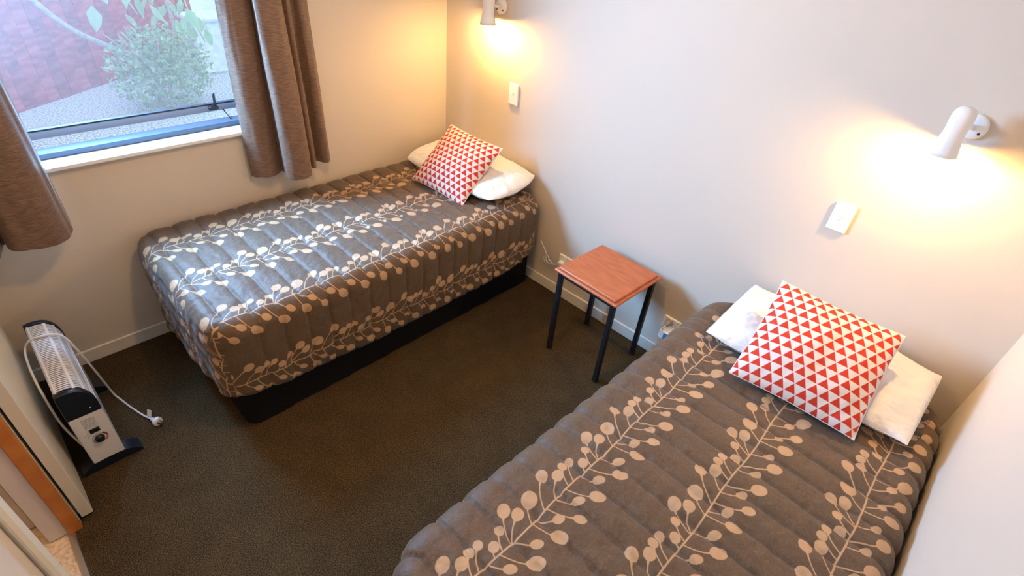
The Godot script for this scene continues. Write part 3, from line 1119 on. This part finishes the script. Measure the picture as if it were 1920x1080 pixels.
func wall_lamp(label: String, x: float, shift: float) -> void:
	var c := Vector3(x, 1.45, 0.102)
	var l := thing("wall_lamp", label, "lamp", Vector3(x, 1.5, 0), "wall lamps")
	var st := S()
	# shade: outer skin, rim, inner skin
	var prof := [Vector2(0.0, 0.150), Vector2(0.010, 0.149), Vector2(0.020, 0.145), Vector2(0.027, 0.137), Vector2(0.0305, 0.125), Vector2(0.0315, 0.110), Vector2(0.0300, 0.092), Vector2(0.0290, 0.075), Vector2(0.0305, 0.055), Vector2(0.0345, 0.035), Vector2(0.0400, 0.015), Vector2(0.0435, 0.0),
		Vector2(0.0420, -0.001), Vector2(0.0385, 0.015), Vector2(0.0330, 0.035), Vector2(0.0290, 0.055), Vector2(0.0275, 0.075), Vector2(0.0285, 0.11), Vector2(0.024, 0.136), Vector2(0.0, 0.146)]
	lathe(st, c, prof, 40)
	obj("shade", finish(st), M.lamp_white, l)
	st = S()
	var out := Basis(Vector3.RIGHT, PI / 2)
	lathe(st, Vector3(x + shift, 1.53, 0), [Vector2(0, 0), Vector2(0.039, 0), Vector2(0.039, 0.010), Vector2(0.033, 0.017), Vector2(0.012, 0.020), Vector2(0.0, 0.020)], 32, out)
	var mount := obj("mount", finish(st), M.lamp_white, l)
	for s in [-1, 1]:
		st = S()
		lathe(st, Vector3(x + shift + s * 0.022, 1.515, 0.0165), [Vector2(0, 0), Vector2(0.004, 0), Vector2(0.004, 0.003), Vector2(0, 0.003)], 10, out)
		obj("screw", finish(st), M.screw, mount)
	st = S()
	tube(st, PackedVector3Array([Vector3(x + shift, 1.53, 0.018), Vector3(x + shift * 0.6, 1.535, 0.05), Vector3(x + shift * 0.2, 1.54, 0.074)]), 0.009, 14)
	obj("arm", finish(st), M.lamp_white, l)
	st = S()
	lathe(st, c, [Vector2(0.0, -0.010), Vector2(0.010, -0.008), Vector2(0.019, -0.001), Vector2(0.023, 0.012), Vector2(0.020, 0.030), Vector2(0.013, 0.052), Vector2(0.012, 0.085), Vector2(0, 0.085)], 24)
	obj("bulb", finish(st), M.bulb, l)
	var o := OmniLight3D.new()
	o.name = "wall_lamp_glow"
	o.light_color = Color(1.0, 0.79, 0.49)
	o.light_energy = 0.47
	o.light_size = 0.018
	o.omni_range = 8.0
	o.omni_attenuation = 2.0
	o.shadow_enabled = true
	add_child(o, true)
	o.position = c + Vector3(0, 0.001, 0)

# ------------------------------------------------------------------ switch plates and outlets
func plates() -> void:
	for a in [[0.598, "white light switch plate on the wall below the lamp in the corner"], [2.367, "white light switch plate on the wall above the bed against the side wall"]]:
		var x: float = a[0]
		var s := thing("light_switch", a[1], "switch", Vector3(x, 1.11, 0.0), "light switches")
		obj("plate", box_mesh(Vector3(x - 0.0365, 1.052, 0.0), Vector3(x + 0.0365, 1.168, 0.011), 0.004), M.white_plastic, s)
		var st := S()
		bx(st, Vector3(x, 1.112, 0.0125), Vector3(0.011, 0.016, 0.007), 0.002, Basis(Vector3.RIGHT, 0.18))
		obj("rocker", finish(st), M.white_plastic, s)
	# outlet half hidden behind the side table, with the cord of the first bed plugged in
	outlet("white double power outlet on the wall behind the side table", Vector3(1.15, 0.262, 0))
	outlet("white double power outlet on the wall beside the second bed", Vector3(1.888, 0.252, 0))
	var c := thing("extension_cord", "white tangled cord hanging from the bed to the outlet behind the table", "cord", Vector3(1.0, 0.25, 0.05))
	var st2 := S()
	tube(st2, curve([Vector3(0.965, 0.35, 0.055), Vector3(0.99, 0.306, 0.045), Vector3(1.015, 0.27, 0.045), Vector3(1.005, 0.235, 0.05), Vector3(1.025, 0.215, 0.045), Vector3(1.045, 0.25, 0.05), Vector3(1.025, 0.265, 0.045), Vector3(1.03, 0.235, 0.055), Vector3(1.055, 0.215, 0.045), Vector3(1.07, 0.235, 0.05), Vector3(1.05, 0.25, 0.055), Vector3(1.075, 0.225, 0.045), Vector3(1.10, 0.235, 0.04), Vector3(1.122, 0.245, 0.035)], 8), 0.0032, 8)
	obj("flex", finish(st2), M.cord_white, c)
	st2 = S()
	bx(st2, Vector3(1.125, 0.25, 0.027), Vector3(0.034, 0.034, 0.030), 0.008)
	obj("plug", finish(st2), M.white_plastic, c)
	# plug and adapter in the second outlet
	var p := thing("plug", "round white plug pushed into the outlet beside the second bed", "plug", Vector3(1.866, 0.262, 0.012))
	st2 = S()
	var out := Basis(Vector3.RIGHT, PI / 2)
	lathe(st2, Vector3(1.868, 0.262, 0.011), [Vector2(0, 0), Vector2(0.019, 0), Vector2(0.019, 0.012), Vector2(0.014, 0.024), Vector2(0.009, 0.040), Vector2(0, 0.041)], 20, out)
	obj("body", finish(st2), M.grey_plastic, p)
	var ad := thing("power_adapter", "small white adapter with blue label hanging below the outlet", "adapter", Vector3(1.875, 0.19, 0.0))
	obj("body", box_mesh(Vector3(1.845, 0.165, 0.006), Vector3(1.915, 0.222, 0.056), 0.006), M.white_plastic, ad)
	obj("blue_label", box_mesh(Vector3(1.872, 0.172, 0.0555), Vector3(1.908, 0.214, 0.0575), 0.0005), M.blue_sticker, ad)
	st2 = S()
	tube(st2, curve([Vector3(1.868, 0.262, 0.05), Vector3(1.862, 0.24, 0.062), Vector3(1.856, 0.215, 0.05)], 6), 0.0035, 8)
	obj("flex", finish(st2), M.cord_white, ad)

func outlet(label: String, c: Vector3) -> void:
	var s := thing("power_outlet", label, "outlet", c, "power outlets")
	obj("plate", box_mesh(c + Vector3(-0.058, -0.037, 0), c + Vector3(0.058, 0.037, 0.011), 0.004), M.white_plastic, s)
	for k in [-1, 1]:
		var st := S()
		bx(st, c + Vector3(k * 0.018, 0.024, 0.012), Vector3(0.010, 0.014, 0.006), 0.002, Basis(Vector3.RIGHT, 0.15))
		obj("rocker", finish(st), M.white_plastic, s)
		st = S()
		for q in [[-0.007, 0.0, 0.5], [0.007, 0.0, -0.5], [0.0, -0.013, 0.0]]:
			bx(st, c + Vector3(k * 0.028 + q[0], -0.006 + q[1], 0.0108), Vector3(0.002, 0.008, 0.001), 0.0, Basis(Vector3.BACK, q[2]))
		obj("socket_slots", finish(st), M.seal, s)

# ------------------------------------------------------------------ heater
func heater_profile() -> PackedVector3Array:
	# cross section of the top, from the door side over to the bed side (z, y)
	return curve([Vector3(0, 0.300, 2.372), Vector3(0, 0.36, 2.372), Vector3(0, 0.414, 2.371), Vector3(0, 0.422, 2.362), Vector3(0, 0.4225, 2.335), Vector3(0, 0.4165, 2.310), Vector3(0, 0.399, 2.290), Vector3(0, 0.366, 2.276), Vector3(0, 0.330, 2.272), Vector3(0, 0.298, 2.271)], 4)

func heater() -> void:
	var h := thing("convector_heater", "white convector heater with slotted top and black end caps on the carpet", "heater", Vector3(0.44, 0, 2.32))
	var x0 := 0.175
	var x1 := 0.70
	# lower casing: two side panels and a base tray
	obj("side_panel", box_mesh(Vector3(x0 + 0.01, 0.043, 2.268), Vector3(x1 - 0.004, 0.305, 2.2715), 0.001), M.heater_white, h)
	obj("side_panel", box_mesh(Vector3(x0 + 0.01, 0.043, 2.3715), Vector3(x1 - 0.004, 0.305, 2.375), 0.001), M.heater_white, h)
	obj("element_box", box_mesh(Vector3(x0 + 0.02, 0.06, 2.284), Vector3(x1 - 0.02, 0.345, 2.360), 0.004), M.heater_dark, h)
	var prof := heater_profile()
	# grille: ribs along, slats across
	var st := S()
	var rails := [4, 12, 20, 25, 31]
	var g: MeshInstance3D = null
	for idx in rails:
		var a := prof[idx]
		var t := (prof[mini(idx + 1, prof.size() - 1)] - prof[maxi(idx - 1, 0)]).normalized()
		var b := Basis(Vector3.RIGHT, Vector3(0, t.z, -t.y), t) if false else Basis(Vector3(1, 0, 0), t.cross(Vector3(1, 0, 0)).normalized(), t)
		bx(st, Vector3((x0 + x1) / 2, a.y, a.z), Vector3(x1 - x0 - 0.05, 0.0028, 0.010 if idx != 12 else 0.007), 0.0006, b)
	g = obj("grille", finish(st), M.heater_white, h)
	var nslat := 41
	st = S()
	var A := PackedVector3Array()
	var B := PackedVector3Array()
	var A2 := PackedVector3Array()
	var B2 := PackedVector3Array()
	for i in range(3, 29):
		var p := prof[i]
		A.append(Vector3(-0.0033, p.y, p.z))
		B.append(Vector3(0.0033, p.y, p.z))
		var inn := (Vector3(0, 0.33, 2.325) - p).normalized() * 0.002
		A2.append(A[-1] + inn)
		B2.append(B[-1] + inn)
	sheet(st, [A, B], [], false, false, 0)
	sheet(st, [A2, A], [], false, false, 1)
	sheet(st, [B, B2], [], false, false, 2)
	var slat := finish(st)
	for k in nslat:
		var x := lerpf(x0 + 0.034, x1 - 0.036, float(k) / (nslat - 1))
		obj("slat", slat, M.heater_white, g, Vector3(x, 0, 0) - origin(g))
	# plain lower skin of the rolled front
	st = S()
	var rows := []
	for x in [x0 + 0.02, x1 - 0.02]:
		var row := PackedVector3Array()
		for i in range(28, prof.size()):
			row.append(Vector3(x, prof[i].y, prof[i].z))
		rows.append(row)
	sheet(st, rows, [], false, true)
	rows = []
	for x in [x0 + 0.02, x1 - 0.02]:
		var row := PackedVector3Array()
		for i in range(0, 5):
			row.append(Vector3(x, prof[i].y, prof[i].z))
		rows.append(row)
	sheet(st, rows, [], false, true)
	obj("skin", finish(st), M.heater_white, h)
	# end caps
	for e in [[x0, x0 + 0.024], [x1 - 0.024, x1 + 0.002]]:
		st = S()
		var ring_in := []
		for x in [e[0], e[0] + 0.004, e[1] - 0.004, e[1]]:
			var row := PackedVector3Array()
			var grow: float = 0.0015 if x == e[0] or x == e[1] else 0.0045
			for p in prof:
				var d := Vector3(0, p.y - 0.33, p.z - 2.3215).normalized() * grow
				row.append(Vector3(x, p.y + d.y, p.z + d.z))
			ring_in.append(row)
		sheet(st, ring_in, [], true, true)
		st.set_smooth_group(-1)
		for q in [[0, -1.0], [3, 1.0]]:
			var pts := []
			for v in ring_in[q[0]]:
				pts.append(v)
			poly(st, pts, Vector3(q[1], 0, 0))
		obj("end_cap", finish(st), M.cap_plastic, h)
	obj("end_panel", box_mesh(Vector3(x0, 0.043, 2.270), Vector3(x0 + 0.012, 0.297, 2.373), 0.002), M.heater_white, h)
	var cp := obj("control_panel", box_mesh(Vector3(x1 - 0.012, 0.043, 2.269), Vector3(x1 + 0.001, 0.297, 2.374), 0.002), M.heater_white, h)
	# controls on the end panel
	var ax := Basis(Vector3.BACK, -PI / 2)
	var dc := Vector3(x1 + 0.001, 0.163, 2.318)
	st = S()
	lathe(st, dc, [Vector2(0, 0), Vector2(0.0165, 0), Vector2(0.0165, 0.003), Vector2(0.0145, 0.012), Vector2(0.012, 0.014), Vector2(0, 0.014)], 28, ax)
	bx(st, dc + Vector3(0.0145, 0, 0), Vector3(0.004, 0.024, 0.005), 0.001, Basis(Vector3.RIGHT, 0.6))
	obj("dial", finish(st), M.black_plastic, cp)
	st = S()
	lathe(st, dc, [Vector2(0.0215, 0), Vector2(0.0215, 0.0012), Vector2(0.0228, 0.0012), Vector2(0.0228, 0)], 40, ax)
	obj("dial_ring", finish(st), M.heater_dark, cp)
	st = S()
	for k in 14:
		var t := -0.9 + 1.7 * k / 13.0
		bx(st, dc + Vector3(0.0009, sin(t) * 0.0262, -cos(t) * 0.0262), Vector3(0.0008, 0.0042, 0.0022 + 0.0002 * k), 0.0, Basis(Vector3.RIGHT, t))
	obj("dial_scale", finish(st), M.red_print, cp)
	obj("rocker_switch", box_mesh(Vector3(x1, 0.199, 2.303), Vector3(x1 + 0.005, 0.221, 2.336), 0.0015), M.black_plastic, cp)
	for k in 6:
		obj("vent_slot", box_mesh(Vector3(x1, 0.232 + 0.0085 * k, 2.301), Vector3(x1 + 0.0022, 0.2352 + 0.0085 * k, 2.343), 0.0008), M.grey_plastic, cp)
	st = S()
	for q in [[0.190, 2.352], [0.190, 2.345], [0.184, 2.349], [0.198, 2.355], [0.199, 2.347]]:
		bx(st, Vector3(x1 + 0.0011, q[0], q[1]), Vector3(0.0006, 0.0035, 0.0035), 0.0)
	obj("printed_symbols", finish(st), M.grey_plastic, cp)
	obj("indicator", box_mesh(Vector3(x1 + 0.0015, 0.322, 2.294), Vector3(x1 + 0.0035, 0.326, 2.299), 0.0005), M.white_plastic, h)
	# feet: low arched skids across both ends
	for x in [x0 + 0.045, x1 - 0.03]:
		st = S()
		var prof2 := []
		var fr := PackedVector3Array()
		for k in 17:
			var s := k / 16.0 * 2.0 - 1.0
			fr.append(Vector3(0, 0.047 - 0.036 * pow(absf(s), 3.0), 2.318 + s * 0.105))
		var lo := PackedVector3Array()
		for p in fr:
			lo.append(Vector3(0, 0.0, p.z))
		var l0 := PackedVector3Array()
		var l1 := PackedVector3Array()
		var b0 := PackedVector3Array()
		var b1 := PackedVector3Array()
		for k in fr.size():
			l0.append(fr[k] + Vector3(x - 0.028, 0, 0))
			l1.append(fr[k] + Vector3(x + 0.032, 0, 0))
			b0.append(lo[k] + Vector3(x - 0.028, 0.001, 0))
			b1.append(lo[k] + Vector3(x + 0.032, 0.001, 0))
		sheet(st, [l0, l1], [], false, false, 1)
		sheet(st, [l1, b1], [], false, false, 2)
		sheet(st, [b0, l0], [], false, false, 3)
		sheet(st, [b1, b0], [], false, false, 4)
		poly(st, [l0[0], l1[0], b1[0], b0[0]], Vector3(0, 0, -1))
		poly(st, [l0[16], l1[16], b1[16], b0[16]], Vector3(0, 0, 1))
		obj("foot", finish(st), M.cap_plastic, h)
	# flex from behind the panel, looped over the grille and down to the carpet
	st = S()
	tube(st, curve([Vector3(0.64, 0.10, 2.377), Vector3(0.628, 0.24, 2.398), Vector3(0.56, 0.36, 2.402), Vector3(0.45, 0.385, 2.404), Vector3(0.34, 0.375, 2.404), Vector3(0.285, 0.385, 2.395), Vector3(0.295, 0.420, 2.372), Vector3(0.305, 0.431, 2.345), Vector3(0.312, 0.427, 2.305), Vector3(0.325, 0.408, 2.272), Vector3(0.345, 0.33, 2.252), Vector3(0.34, 0.20, 2.235),
		Vector3(0.31, 0.06, 2.222), Vector3(0.315, 0.006, 2.214), Vector3(0.36, 0.005, 2.203), Vector3(0.43, 0.005, 2.186), Vector3(0.52, 0.006, 2.160), Vector3(0.575, 0.014, 2.140)], 8), 0.0042, 8)
	var flex := obj("cord", finish(st), M.cord_white, h)
	st = S()
	var pb := Basis(Vector3(0.92, 0.1, -0.38).normalized().cross(Vector3.UP).normalized(), Vector3(0.92, 0.1, -0.38).normalized(), Vector3.UP).orthonormalized()
	lathe(st, Vector3(0.572, 0.014, 2.142), [Vector2(0, 0), Vector2(0.008, 0.002), Vector2(0.010, 0.018), Vector2(0.0105, 0.026), Vector2(0.0195, 0.030), Vector2(0.0200, 0.044), Vector2(0.018, 0.047), Vector2(0, 0.047)], 22, pb)
	obj("plug", finish(st), M.white_plastic, flex)
	st = S()
	for q in [[-0.007, 0.003, 0.5], [0.007, 0.003, -0.5], [0.0, -0.009, 0.0]]:
		bx(st, Vector3(0.572, 0.014, 2.142) + pb * Vector3(q[0], 0.054, q[1]), pb.get_scale() * Vector3(0.0016, 0.016, 0.006), 0.0003, pb * Basis(Vector3.UP, q[2]))
	obj("pins", finish(st), M.screw, flex)
	st = S()
	bx(st, Vector3(0.545, 0.026, 2.138), Vector3(0.022, 0.032, 0.0008), 0.0, Basis(Vector3.UP, 0.5) * Basis(Vector3.RIGHT, -0.4))
	obj("cord_tag", finish(st), M.white_plastic, flex)
